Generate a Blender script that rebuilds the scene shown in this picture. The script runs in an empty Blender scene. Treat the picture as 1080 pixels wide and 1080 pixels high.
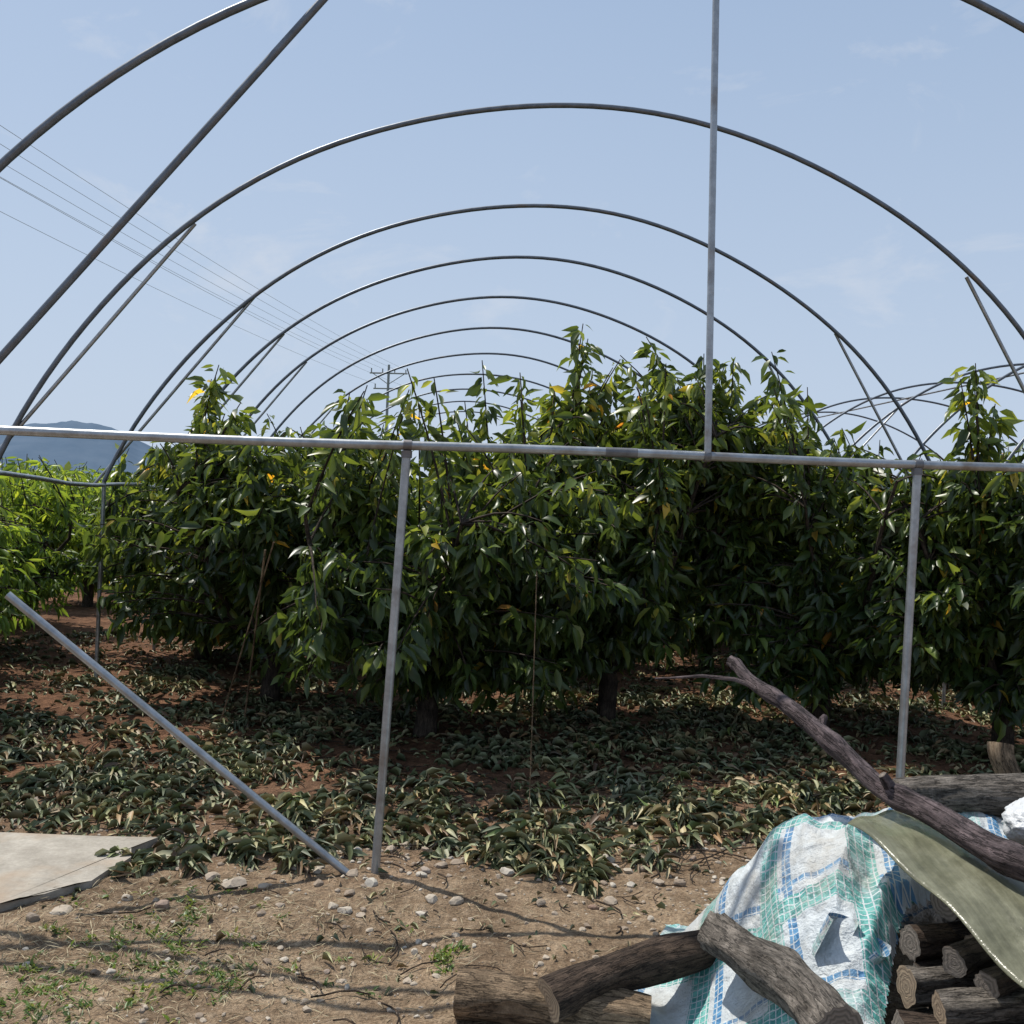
import bpy, math, random
import numpy as np
from mathutils import Vector, Matrix
rng=np.random.default_rng(7); random.seed(7)
scene=bpy.context.scene
col=scene.collection

# ---------------------------------------------------------------- helpers
def vnoise(x,y,seed=0):
    x=np.asarray(x,float);y=np.asarray(y,float)
    xi=np.floor(x).astype(np.int64);yi=np.floor(y).astype(np.int64)
    xf=x-xi;yf=y-yi
    def h(a,b):
        n=(a*374761393+b*668265263+seed*974634777)&0xffffffff
        n=((n^(n>>13))*1274126177)&0xffffffff
        return ((n^(n>>16))&0xffff)/65535.0
    u=xf*xf*(3-2*xf);v=yf*yf*(3-2*yf)
    return (h(xi,yi)*(1-u)+h(xi+1,yi)*u)*(1-v)+(h(xi,yi+1)*(1-u)+h(xi+1,yi+1)*u)*v
def fbm(x,y,oct=4,seed=0):
    s=0;a=.5
    for i in range(oct):
        s=s+a*(vnoise(x,y,seed+i)-.5);x=x*2.03;y=y*2.03;a*=.5
    return s
def sstep(a,b,x):
    t=np.clip((x-a)/(b-a),0,1);return t*t*(3-2*t)
def nrm(v):
    return v/np.maximum(np.linalg.norm(v,axis=-1,keepdims=True),1e-9)

class MB:
    """mesh builder of triangles with material index and optional vector attribute"""
    def __init__(s): s.v=[];s.f=[];s.m=[];s.a=[];s.n=0
    def add(s,v,f,m=0,a=None):
        v=np.asarray(v,float);f=np.asarray(f,np.int64)
        s.v.append(v);s.f.append(f+s.n);s.m.append(np.full(len(f),m,np.int32) if np.isscalar(m) else m)
        s.a.append(np.zeros((len(v),3)) if a is None else a);s.n+=len(v)
    def mesh(s,name,mats,smooth=True):
        v=np.concatenate(s.v);f=np.concatenate(s.f);m=np.concatenate(s.m);a=np.concatenate(s.a)
        me=bpy.data.meshes.new(name)
        me.vertices.add(len(v));me.vertices.foreach_set('co',v.astype(np.float32).ravel())
        me.loops.add(len(f)*3);me.loops.foreach_set('vertex_index',f.astype(np.int32).ravel())
        me.polygons.add(len(f));me.polygons.foreach_set('loop_start',(np.arange(len(f))*3).astype(np.int32))
        me.polygons.foreach_set('material_index',m.astype(np.int32))
        me.polygons.foreach_set('use_smooth',np.full(len(f),smooth))
        at=me.attributes.new('pcoord','FLOAT_VECTOR','POINT');at.data.foreach_set('vector',a.astype(np.float32).ravel())
        for x in mats: me.materials.append(x)
        me.update();me.validate()
        return me
    def obj(s,name,mats,smooth=True,parent=None):
        o=bpy.data.objects.new(name,s.mesh(name,mats,smooth));col.objects.link(o)
        if parent: o.parent=parent
        return o
def empty(name):
    o=bpy.data.objects.new(name,None);col.objects.link(o);o.empty_display_size=.2;return o

def tube(pts,rad,sides=10,caps=True,bump=0,seed=0,flat=1.0):
    pts=np.asarray(pts,float);n=len(pts)
    rad=np.full(n,rad) if np.isscalar(rad) else np.asarray(rad,float)
    T=nrm(np.gradient(pts,axis=0))
    ref=np.array([0,0,1.]) if abs(T[0][2])<.9 else np.array([1.,0,0])
    N=np.zeros((n,3));N[0]=nrm(np.cross(T[0],ref))
    for i in range(1,n):
        q=N[i-1]-T[i]*np.dot(N[i-1],T[i]);N[i]=nrm(q)
    B=np.cross(T,N)
    L=np.concatenate([[0],np.cumsum(np.linalg.norm(np.diff(pts,axis=0),axis=1))])
    th=np.linspace(0,2*math.pi,sides,endpoint=False)
    C=np.cos(th);S=np.sin(th)
    R=rad[:,None]*np.ones(sides)
    if bump:
        cx=np.cos(th)*1.6;sy=np.sin(th)*1.6
        nz=fbm(cx[None,:]+L[:,None]*4+seed*7,sy[None,:]+L[:,None]*3.1,4,seed)+.6*fbm(cx[None,:]*4+L[:,None]*3,sy[None,:]*4+seed,3,seed+9)
        R=R*(1+bump*nz)
    V=pts[:,None,:]+R[...,None]*(C[None,:,None]*N[:,None,:]+flat*S[None,:,None]*B[:,None,:])
    A=np.stack([L[:,None]*np.ones(sides),R*C,R*S],-1)
    i=np.arange(n-1)[:,None]*sides;j=np.arange(sides)[None,:];k=(j+1)%sides
    a=(i+j);b=(i+k);c=(i+sides+k);d=(i+sides+j)
    F=np.concatenate([np.stack([a,b,c],-1).reshape(-1,3),np.stack([a,c,d],-1).reshape(-1,3)])
    V=V.reshape(-1,3);A=A.reshape(-1,3)
    capF=[];capV=[];capA=[]
    if caps:
        base=len(V)
        for e,ring0,sgn in ((0,0,-1),(n-1,(n-1)*sides,1)):
            ring=V[ring0:ring0+sides];cen=pts[e];rr=[1,.66,.33]
            st=base+len(capV)
            for q in rr:
                for s_ in range(sides):
                    capV.append(cen+(ring[s_]-cen)*q);capA.append([q*rad[e]*100+seed,q*C[s_],q*S[s_]])
            capV.append(cen);capA.append([seed,0,0])
            for q in range(2):
                for s_ in range(sides):
                    s2=(s_+1)%sides
                    A0=st+q*sides+s_;B0=st+q*sides+s2;C0=st+(q+1)*sides+s2;D0=st+(q+1)*sides+s_
                    capF+= [[A0,B0,C0],[A0,C0,D0]] if sgn>0 else [[A0,C0,B0],[A0,D0,C0]]
            for s_ in range(sides):
                s2=(s_+1)%sides;A0=st+2*sides+s_;B0=st+2*sides+s2;C0=st+3*sides
                capF.append([A0,B0,C0] if sgn>0 else [A0,C0,B0])
        V=np.concatenate([V,np.array(capV)]);A=np.concatenate([A,np.array(capA)])
    return V,F,A,np.array(capF) if caps else None
def add_tube(mb,pts,rad,sides=10,m=0,capm=None,caps=True,bump=0,seed=0,flat=1.0):
    V,F,A,CF=tube(pts,rad,sides,caps,bump,seed,flat)
    if caps:
        mm=np.concatenate([np.full(len(F),m),np.full(len(CF),m if capm is None else capm)])
        mb.add(V,np.concatenate([F,CF]),mm,A)
    else: mb.add(V,F,m,A)
def seg(a,b,n=2):
    a=np.array(a,float);b=np.array(b,float);t=np.linspace(0,1,n)[:,None];return a+(b-a)*t

# ---------------------------------------------------------------- materials
def new_mat(name):
    m=bpy.data.materials.new(name);m.use_nodes=True;nt=m.node_tree
    b=nt.nodes['Principled BSDF'];return m,nt,b
def N(nt,t,**k):
    n=nt.nodes.new(t)
    for a,b in k.items(): setattr(n,a,b)
    return n
def ramp(nt,fac,stops,interp='LINEAR'):
    r=nt.nodes.new('ShaderNodeValToRGB');r.color_ramp.interpolation=interp
    e=r.color_ramp.elements
    while len(e)<len(stops): e.new(.5)
    for x,(p,c) in zip(e,stops):
        x.position=p;x.color=(*c,1) if len(c)==3 else c
    nt.links.new(fac,r.inputs[0]);return r
def noise(nt,vec,scale,detail=4,rough=.55):
    n=nt.nodes.new('ShaderNodeTexNoise');n.inputs['Scale'].default_value=scale;n.inputs['Detail'].default_value=detail;n.inputs['Roughness'].default_value=rough
    if vec is not None: nt.links.new(vec,n.inputs['Vector'])
    return n
def mixc(nt,fac,a,b,mode='MIX'):
    m=nt.nodes.new('ShaderNodeMix');m.data_type='RGBA';m.blend_type=mode
    for s,v in ((m.inputs[0],fac),(m.inputs[6],a),(m.inputs[7],b)):
        if isinstance(v,(int,float)): s.default_value=v
        elif isinstance(v,tuple): s.default_value=(*v,1)
        else: nt.links.new(v,s)
    return m.outputs[2]
def bump(nt,b,h,strength,dist):
    n=nt.nodes.new('ShaderNodeBump');n.inputs['Strength'].default_value=strength;n.inputs['Distance'].default_value=dist
    nt.links.new(h,n.inputs['Height']);nt.links.new(n.outputs[0],b.inputs['Normal'])

def leaf_mat(name,stops,trans=.35,tmul=(3.2,2.9,1.6),rough=.42,zt=None):
    m,nt,b=new_mat(name)
    g=nt.nodes.new('ShaderNodeNewGeometry')
    r=ramp(nt,g.outputs['Random Per Island'],stops)
    tc=nt.nodes.new('ShaderNodeTexCoord')
    nz=noise(nt,tc.outputs['Object'],2.6,2)
    rc=mixc(nt,.8,r.outputs[0],ramp(nt,nz.outputs[0],[(.35,(.5,.55,.58)),(.65,(1.5,1.35,1.1))]).outputs[0],'MULTIPLY')  # noise paints sunlit and shaded clumps into the leaf colour
    if zt:   # sun on crown tops and shade lower down, painted into leaf colour
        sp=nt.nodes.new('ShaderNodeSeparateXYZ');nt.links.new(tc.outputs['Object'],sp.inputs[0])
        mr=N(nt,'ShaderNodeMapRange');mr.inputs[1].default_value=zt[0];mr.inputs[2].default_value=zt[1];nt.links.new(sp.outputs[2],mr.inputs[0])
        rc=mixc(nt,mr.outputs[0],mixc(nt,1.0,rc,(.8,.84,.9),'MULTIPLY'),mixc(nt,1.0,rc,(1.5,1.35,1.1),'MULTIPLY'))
    c2=mixc(nt,.3,rc,(.13,.17,.08))
    mx=nt.nodes.new('ShaderNodeMix');mx.data_type='RGBA'
    nt.links.new(g.outputs['Backfacing'],mx.inputs[0]);nt.links.new(rc,mx.inputs[6]);nt.links.new(c2,mx.inputs[7])
    nt.links.new(mx.outputs[2],b.inputs['Base Color']);b.inputs['Roughness'].default_value=rough
    b.inputs['Specular IOR Level'].default_value=.45
    if trans>0:
        t=nt.nodes.new('ShaderNodeBsdfTranslucent')
        nt.links.new(mixc(nt,1.0,rc,tmul,'MULTIPLY'),t.inputs[0])
        ms=nt.nodes.new('ShaderNodeMixShader');ms.inputs[0].default_value=trans
        nt.links.new(b.outputs[0],ms.inputs[1]);nt.links.new(t.outputs[0],ms.inputs[2])
        nt.links.new(ms.outputs[0],nt.nodes['Material Output'].inputs[0])
    return m
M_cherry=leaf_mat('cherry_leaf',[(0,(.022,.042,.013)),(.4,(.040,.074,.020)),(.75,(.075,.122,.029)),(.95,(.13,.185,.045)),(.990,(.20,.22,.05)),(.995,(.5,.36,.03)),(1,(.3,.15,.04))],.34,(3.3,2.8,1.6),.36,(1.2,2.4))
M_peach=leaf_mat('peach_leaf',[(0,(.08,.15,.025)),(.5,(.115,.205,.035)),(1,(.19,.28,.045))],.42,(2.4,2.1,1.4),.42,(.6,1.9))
M_far=leaf_mat('far_leaf',[(0,(.06,.10,.04)),(.5,(.085,.145,.05)),(1,(.12,.18,.06))],.25,(2.5,2.2,1.5))
M_litter=leaf_mat('litter_leaf',[(0,(.07,.09,.045)),(.25,(.12,.145,.075)),(.45,(.21,.23,.13)),(.65,(.36,.345,.22)),(.8,(.25,.17,.095)),(.93,(.11,.065,.04)),(1,(.12,.18,.05))],0,rough=.55)
M_weed=leaf_mat('weed_leaf',[(0,(.07,.13,.03)),(.6,(.12,.2,.05)),(1,(.22,.22,.09))],.3,(2.4,2.2,1.4))

def wood_mat(name,c1,c2,sc=22,st=.8):
    m,nt,b=new_mat(name)
    at=N(nt,'ShaderNodeAttribute',attribute_name='pcoord')
    mp=nt.nodes.new('ShaderNodeMapping');mp.inputs['Scale'].default_value=(.16,1,1);nt.links.new(at.outputs['Vector'],mp.inputs[0])
    n1=noise(nt,mp.outputs[0],sc*4,7,.7);n2=noise(nt,at.outputs['Vector'],sc*.6,5,.65);n3=noise(nt,at.outputs['Vector'],sc*9,3,.7)
    n4=noise(nt,mp.outputs[0],sc*2.2,4,.6)
    ab=N(nt,'ShaderNodeMath',operation='SUBTRACT');ab.inputs[1].default_value=.5;nt.links.new(n4.outputs[0],ab.inputs[0])
    ab2=N(nt,'ShaderNodeMath',operation='ABSOLUTE');nt.links.new(ab.outputs[0],ab2.inputs[0])
    cr=ramp(nt,ab2.outputs[0],[(.0,(.12,.12,.12)),(.035,(1,1,1))])
    r=ramp(nt,n1.outputs[0],[(.32,c1),(.68,c2)])
    c=mixc(nt,.75,r.outputs[0],ramp(nt,n2.outputs[0],[(.35,(.38,.37,.36)),(.65,(1.5,1.5,1.5))]).outputs[0],'MULTIPLY')
    c=mixc(nt,.4,c,ramp(nt,n3.outputs[0],[(.35,(.5,.5,.5)),(.65,(1.5,1.5,1.5))]).outputs[0],'MULTIPLY')
    c=mixc(nt,.8,c,cr.outputs[0],'MULTIPLY')
    nt.links.new(c,b.inputs['Base Color']);b.inputs['Roughness'].default_value=.9;b.inputs['Specular IOR Level'].default_value=.25
    h=mixc(nt,.55,n1.outputs[0],cr.outputs[0],'MULTIPLY')
    bump(nt,b,h,st,.016);return m
M_trunk=wood_mat('trunk_bark',(.03,.022,.018),(.09,.068,.05))
M_grayw=wood_mat('weathered_bark',(.055,.047,.04),(.24,.21,.18),22,1.0)
M_brownw=wood_mat('brown_bark',(.03,.02,.015),(.10,.07,.05),22,1.0)
M_purple=wood_mat('cherry_bark',(.035,.027,.029),(.155,.12,.122),16,1.0)
M_tanw=wood_mat('tan_wood',(.13,.088,.055),(.31,.225,.145),22,1.0)
def end_mat(name,c1,c2):
    m,nt,b=new_mat(name)
    at=N(nt,'ShaderNodeAttribute',attribute_name='pcoord')
    sp=nt.nodes.new('ShaderNodeSeparateXYZ');nt.links.new(at.outputs['Vector'],sp.inputs[0])
    sn=N(nt,'ShaderNodeMath',operation='SINE');ml=N(nt,'ShaderNodeMath',operation='MULTIPLY');ml.inputs[1].default_value=5.0
    nz=noise(nt,at.outputs['Vector'],2.5,4);ad=N(nt,'ShaderNodeMath',operation='ADD')
    nt.links.new(sp.outputs[0],ml.inputs[0]);nt.links.new(ml.outputs[0],ad.inputs[0]);nt.links.new(nz.outputs[0],ad.inputs[1]);nt.links.new(ad.outputs[0],sn.inputs[0])
    f=N(nt,'ShaderNodeMath',operation='MULTIPLY_ADD');f.inputs[1].default_value=.2;f.inputs[2].default_value=.3;nt.links.new(sn.outputs[0],f.inputs[0])
    g=N(nt,'ShaderNodeMath',operation='MULTIPLY_ADD');g.inputs[1].default_value=.5;nt.links.new(nz.outputs[0],g.inputs[0]);nt.links.new(f.outputs[0],g.inputs[2])
    r=ramp(nt,g.outputs[0],[(.2,c1),(.9,c2)]);nt.links.new(r.outputs[0],b.inputs['Base Color']);b.inputs['Roughness'].default_value=.85
    bump(nt,b,nz.outputs[0],.5,.01);return m
M_end=end_mat('cut_wood',(.11,.075,.05),(.36,.27,.18))
M_endg=end_mat('weathered_cut_wood',(.08,.068,.055),(.24,.20,.165))

def steel(name,c=(.46,.48,.5),met=.75,ro=.42):
    m,nt,b=new_mat(name);tc=nt.nodes.new('ShaderNodeTexCoord')
    n=noise(nt,tc.outputs['Object'],14,5,.7)
    r=ramp(nt,n.outputs[0],[(.3,tuple(x*.6 for x in c)),(.62,c),(.8,tuple(min(1,x*1.2) for x in c))])
    n3=noise(nt,tc.outputs['Object'],5,4,.6)
    rm=ramp(nt,n3.outputs[0],[(.56,(0,0,0)),(.72,(1,1,1))])
    f=N(nt,'ShaderNodeMath',operation='MULTIPLY');f.inputs[1].default_value=.6;nt.links.new(rm.outputs[0],f.inputs[0])
    nt.links.new(mixc(nt,f.outputs[0],r.outputs[0],(.18,.13,.095)),b.inputs['Base Color'])
    b.inputs['Metallic'].default_value=met;b.inputs['Roughness'].default_value=ro
    bump(nt,b,n.outputs[0],.3,.003);return m
M_steel=steel('galvanized_steel',(.40,.42,.44));M_dull=steel('dull_steel',(.15,.17,.20),.5,.42)
M_clamp=steel('clamp_steel',(.2,.2,.21),.7,.5)

# ground
mg,nt,b=new_mat('soil')
tc=nt.nodes.new('ShaderNodeTexCoord');P=tc.outputs['Object']
n1=noise(nt,P,1.1,5);n2=noise(nt,P,18,6,.7);n3=noise(nt,P,90,4,.7);n4=noise(nt,P,4,5,.6)
sand=ramp(nt,n2.outputs[0],[(.28,(.19,.13,.083)),(.5,(.325,.24,.16)),(.72,(.46,.365,.26))])
red=ramp(nt,n2.outputs[0],[(.3,(.10,.052,.032)),(.7,(.27,.145,.085))])
sx=nt.nodes.new('ShaderNodeSeparateXYZ');nt.links.new(P,sx.inputs[0])
mr=N(nt,'ShaderNodeMapRange');mr.inputs[1].default_value=4.1;mr.inputs[2].default_value=6.0
ad=N(nt,'ShaderNodeMath',operation='MULTIPLY_ADD');ad.inputs[1].default_value=2.5
nt.links.new(n1.outputs[0],ad.inputs[0]);nt.links.new(sx.outputs[1],ad.inputs[2])
sb=N(nt,'ShaderNodeMath',operation='SUBTRACT');sb.inputs[1].default_value=1.25;nt.links.new(ad.outputs[0],sb.inputs[0])
nt.links.new(sb.outputs[0],mr.inputs[0])
c=mixc(nt,mr.outputs[0],sand.outputs[0],red.outputs[0])
c=mixc(nt,.75,c,ramp(nt,n3.outputs[0],[(.35,(.45,.45,.45)),(.65,(1.5,1.48,1.45))]).outputs[0],'MULTIPLY')
c=mixc(nt,.7,c,ramp(nt,n1.outputs[0],[(.35,(.62,.58,.55)),(.65,(1.2,1.2,1.2))]).outputs[0],'MULTIPLY')
c=mixc(nt,.7,c,ramp(nt,n4.outputs[0],[(.35,(.58,.55,.53)),(.65,(1.25,1.25,1.25))]).outputs[0],'MULTIPLY')
mr2=N(nt,'ShaderNodeMapRange');mr2.inputs[1].default_value=25;mr2.inputs[2].default_value=60;nt.links.new(sx.outputs[1],mr2.inputs[0])
c=mixc(nt,mr2.outputs[0],c,(.10,.13,.05))
nt.links.new(c,b.inputs['Base Color']);b.inputs['Roughness'].default_value=.95;b.inputs['Specular IOR Level'].default_value=.15
hm=N(nt,'ShaderNodeMath',operation='MULTIPLY_ADD');hm.inputs[1].default_value=.4
nt.links.new(n3.outputs[0],hm.inputs[0]);nt.links.new(n2.outputs[0],hm.inputs[2])
bump(nt,b,hm.outputs[0],1.0,.04)
M_soil=mg

mg,nt,b=new_mat('stone');g=nt.nodes.new('ShaderNodeNewGeometry');tc=nt.nodes.new('ShaderNodeTexCoord')
r=ramp(nt,g.outputs['Random Per Island'],[(0,(.22,.165,.12)),(.4,(.32,.26,.2)),(.75,(.38,.32,.25)),(.95,(.44,.40,.34)),(1,(.22,.14,.1))])
n=noise(nt,tc.outputs['Object'],60,4)
nt.links.new(mixc(nt,.5,r.outputs[0],ramp(nt,n.outputs[0],[(.3,(.6,.6,.6)),(.7,(1.3,1.3,1.3))]).outputs[0],'MULTIPLY'),b.inputs['Base Color'])
b.inputs['Roughness'].default_value=.9;bump(nt,b,n.outputs[0],.5,.005);M_stone=mg

mg,nt,b=new_mat('concrete');tc=nt.nodes.new('ShaderNodeTexCoord')
n=noise(nt,tc.outputs['Object'],5,6,.7);n2=noise(nt,tc.outputs['Object'],60,4,.7);n5=noise(nt,tc.outputs['Object'],1.8,4,.6)
r=ramp(nt,n.outputs[0],[(.3,(.22,.195,.16)),(.7,(.42,.385,.33))])
c=mixc(nt,.5,r.outputs[0],ramp(nt,n2.outputs[0],[(.3,(.7,.7,.7)),(.7,(1.2,1.2,1.2))]).outputs[0],'MULTIPLY')
c=mixc(nt,ramp(nt,n5.outputs[0],[(.48,(0,0,0)),(.62,(.75,.75,.75))]).outputs[0],c,(.30,.22,.15))
nt.links.new(c,b.inputs['Base Color'])
b.inputs['Roughness'].default_value=.92;bump(nt,b,n2.outputs[0],.4,.004);M_conc=mg

# ---------------------------------------------------------------- ground
def axis(lo,hi,step,far,g=1.22):
    a=list(np.arange(lo,hi,step));s=step;x=hi
    while x<far: a.append(x);s*=g;x+=s
    a.append(far);s=step;x=lo-step;pre=[]
    while x>-far: pre.append(x);s*=g;x-=s
    pre.append(-far);return np.array(pre[::-1]+a)
def gz(x,y):
    near=1-sstep(12,30,np.hypot(x,y-5))
    z=.10*fbm(x*.55,y*.55,3,3)+.06*fbm(x*2.3,y*2.3,4,5)
    z=z+.045*np.abs(fbm(x*9,y*9,3,8))
    z=z*near-.02
    far=sstep(25,120,np.hypot(x,y))
    return z+far*fbm(x*.01,y*.01,2,1)*1.5
xs=axis(-3.5,4,.025,4000);ys=axis(2.2,7,.025,4000)
X,Y=np.meshgrid(xs,ys);Z=gz(X,Y)
V=np.stack([X,Y,Z],-1).reshape(-1,3);nx=len(xs)
i=(np.arange(len(ys)-1)[:,None]*nx+np.arange(nx-1)[None,:]).ravel()
F=np.concatenate([np.stack([i,i+1,i+nx+1],-1),np.stack([i,i+nx+1,i+nx],-1)])
mb=MB();mb.add(V,F);mb.obj('ground',[M_soil])

# ---------------------------------------------------------------- leaves
def leaves(mb,P,D,L,W,m=0,droop=.25,fold=.18,roll=1.0):
    n=len(P)
    D=nrm(D);up=np.array([0,0,1.])+roll*rng.normal(0,.5,(n,3))
    S=nrm(np.cross(D,up));Nn=np.cross(S,D)
    T=np.array([[0,0,0],[-.42,.28,1],[0,.28,0],[.42,.28,1],[-.46,.6,1],[0,.6,0],[.46,.6,1],[0,1,0]])
    dr=droop*rng.uniform(.2,1.6,n)
    u=T[:,0][None,:]*W[:,None];t=T[:,1][None,:]*L[:,None]
    z=T[:,2][None,:]*(fold*W)[:,None]*rng.uniform(.2,2,n)[:,None]-dr[:,None]*(T[:,1]**2)[None,:]*L[:,None]
    V=P[:,None,:]+u[...,None]*S[:,None,:]+t[...,None]*D[:,None,:]+z[...,None]*Nn[:,None,:]
    f=np.array([[0,2,1],[0,3,2],[1,2,5],[1,5,4],[2,3,6],[2,6,5],[4,5,7],[5,6,7]])
    F=(f[None]+8*np.arange(n)[:,None,None]).reshape(-1,3)
    mb.add(V.reshape(-1,3),F,m)

def make_tree(seed,R,H,zb,nshoot,perleaf,Ll=.14,Wl=.058,spires=10,spireH=.5,nlimb=8,trunk_r=.07,leafm=M_cherry,name='cherry_tree',tall=(),extra=()):
    r=np.random.default_rng(seed);mb=MB()
    def rot(a): return np.array([math.cos(a),math.sin(a),0])
    th=max(zb,.4)+.1
    fork=np.array([0,0,th])
    add_tube(mb,[[0,0,-.1],[.01,.0,.1],[.02,.01,th*.6],fork,fork+[0,0,.15]],[trunk_r*1.35,trunk_r*1.1,trunk_r,trunk_r*.9,trunk_r*.4],9,1,1,True,.3,seed)
    pts=[]
    for i in range(nlimb):
        a=2*math.pi*(i+r.uniform(-.3,.3))/nlimb
        out=R*r.uniform(.45,.85);top=th+(H-th)*r.uniform(.45,.9)
        st=fork-[0,0,r.uniform(0,.15)]
        t=np.linspace(0,1,9)[:,None]
        en=rot(a)*out+[0,0,top]
        p=st*(1-t)+np.array([en[0],en[1],0])*t**.8;p[:,2:]=st[2]+(top-st[2])*t**1.25
        p+=r.normal(0,.025,p.shape)*t
        add_tube(mb,p,np.linspace(trunk_r*.55,.012,9),6,1,None,False,.2,seed+i)
        pts.append(p)
    LP=np.concatenate(pts)
    ncl=16;ca=r.uniform(0,2*math.pi,ncl);cph=r.uniform(-1,1,ncl);zc=zb+(H-zb)*.5;hh=(H-zb)*.5
    cr=R*.72*np.sqrt(1-cph**2*.8)
    CC=np.stack([np.cos(ca)*cr,np.sin(ca)*cr,zc+cph*hh*.82],-1);CR=r.uniform(.26,.62,ncl)*R*.75
    CC=np.concatenate([CC,[[0,0,zc],[0,0,zc-hh*.4],[0,0,zc+hh*.4]]]);CR=np.concatenate([CR,[R*.5]*3])
    if len(extra):
        CC=np.concatenate([CC,[e[:3] for e in extra]]);CR=np.concatenate([CR,[e[3] for e in extra]])
    wt=CR**2;wt/=wt.sum()
    PP=[];DD=[]
    total=nshoot+spires+len(tall)
    for k in range(total):
        if k<nshoot:
            c_=r.choice(len(CC),p=wt);q=nrm(r.normal(0,1,3))*r.uniform(.3,1)**.5
            end=CC[c_]+q*CR[c_]*np.array([1,1,.95])
            end[2]=max(end[2],zb*.8+.3*r.uniform()**1.5)
        elif k<nshoot+spires:
            a=r.uniform(0,2*math.pi);q=r.uniform(.0,.8)
            end=np.array([math.cos(a)*R*q,math.sin(a)*R*q,H+r.uniform(-.3,spireH)*(1-.4*q)])
        else:
            end=np.array(tall[k-nshoot-spires],float)
        d=np.linalg.norm(LP-end,axis=1)+(LP[:,2]>end[2])*.25
        cand=np.argsort(d)[:4];s=LP[cand[r.integers(0,4)]]
        if k>=nshoot: s=LP[np.argmin(np.linalg.norm((LP-end)*[1,1,.4],axis=1))]
        t=np.linspace(0,1,6)[:,None]
        p=s+(end-s)*t;p[:,2]+=np.sin(t[:,0]*math.pi)*.06
        add_tube(mb,p,np.linspace(.011,.004,6),3,1,None,False)
        ln=np.linalg.norm(end-s);f0=max(0,1-.55/ln) if k<nshoot else max(0,1-.9/ln)
        m=perleaf if k<nshoot else int(perleaf*1.25)
        if k>=nshoot+spires: f0=max(0,1-1.1/ln);m=int(perleaf*2.1)
        tt=f0+(1-f0)*r.uniform(0,1,m)**.8
        pos=s+(end-s)*tt[:,None];pos[:,2]+=np.sin(tt*math.pi)*.06
        ang=r.uniform(0,2*math.pi,m)
        el=r.normal(-.75,.45,m)
        dirs=np.stack([np.cos(ang)*np.cos(el),np.sin(ang)*np.cos(el),np.sin(el)],-1)
        dirs+=nrm((end-s)[None])*.2
        PP.append(pos+dirs*r.uniform(.01,.06,m)[:,None]);DD.append(dirs)
    PP=np.concatenate(PP);DD=np.concatenate(DD);n=len(PP)
    L=Ll*r.uniform(.5,1.25,n)
    leaves(mb,PP,DD,L,L*(Wl/Ll)*r.uniform(.75,1.15,n),0,.4,.28,1.6)
    return mb.mesh(name,[leafm,M_trunk])
def place(name,me,x,y,rz=0,s=1,sz=1):
    o=bpy.data.objects.new(name,me);col.objects.link(o)
    o.location=(x,y,float(gz(np.array(x),np.array(y))));o.rotation_euler=(0,0,rz);o.scale=(s,s,s*sz);return o
K=dict(Ll=.135,Wl=.05)
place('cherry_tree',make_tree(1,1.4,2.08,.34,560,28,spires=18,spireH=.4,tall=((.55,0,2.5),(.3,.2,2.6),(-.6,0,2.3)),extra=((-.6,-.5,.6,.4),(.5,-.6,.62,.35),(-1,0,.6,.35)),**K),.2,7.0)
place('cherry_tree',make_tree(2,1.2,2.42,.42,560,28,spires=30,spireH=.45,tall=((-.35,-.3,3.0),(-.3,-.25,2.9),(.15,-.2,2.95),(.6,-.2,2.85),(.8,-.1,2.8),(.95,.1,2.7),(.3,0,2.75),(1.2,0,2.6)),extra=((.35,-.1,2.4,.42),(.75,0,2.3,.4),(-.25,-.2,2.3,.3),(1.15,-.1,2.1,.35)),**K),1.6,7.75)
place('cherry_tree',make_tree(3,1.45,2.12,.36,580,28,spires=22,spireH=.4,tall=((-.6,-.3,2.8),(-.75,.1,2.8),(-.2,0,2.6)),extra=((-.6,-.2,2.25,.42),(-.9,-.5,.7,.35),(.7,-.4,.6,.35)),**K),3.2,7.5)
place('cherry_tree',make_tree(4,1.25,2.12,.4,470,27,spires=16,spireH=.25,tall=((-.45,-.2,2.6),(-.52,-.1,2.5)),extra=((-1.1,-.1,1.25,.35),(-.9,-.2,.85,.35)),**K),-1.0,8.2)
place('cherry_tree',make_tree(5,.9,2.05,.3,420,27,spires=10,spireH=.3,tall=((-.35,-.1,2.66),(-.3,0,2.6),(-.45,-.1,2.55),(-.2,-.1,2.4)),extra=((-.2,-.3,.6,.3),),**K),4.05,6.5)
va=[make_tree(20+k,1.35,2.2,.25,260,26,Ll=.17,Wl=.066,spires=16,spireH=.5) for k in range(3)]
k=0
for y in (10.6,13.2,16,19,22.5,26):
    for x in (-1.1,1.2,3.5):
        k+=1;place('cherry_tree',va[k%3],x+random.uniform(-.3,.3),y+random.uniform(-.5,.5),random.uniform(0,6),random.uniform(.92,1.08),.84 if x<0 else (.9 if x<2 else 1.08))
place('cherry_tree',va[0],-1.9,10.2,2.0,.85,.95)
for y in (7.6,10.4,13.2,16.5,20):
    for x in (6.4,8.8,11.4):
        k+=1;place('cherry_tree',va[k%3],x+random.uniform(-.3,.3),y+random.uniform(-.5,.5),random.uniform(0,6),random.uniform(.9,1.0))
vp=[make_tree(40+k,1.15,1.75,.3,320,26,Ll=.13,Wl=.034,spires=30,spireH=.35,leafm=M_peach,name='peach_tree') for k in range(2)]
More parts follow.
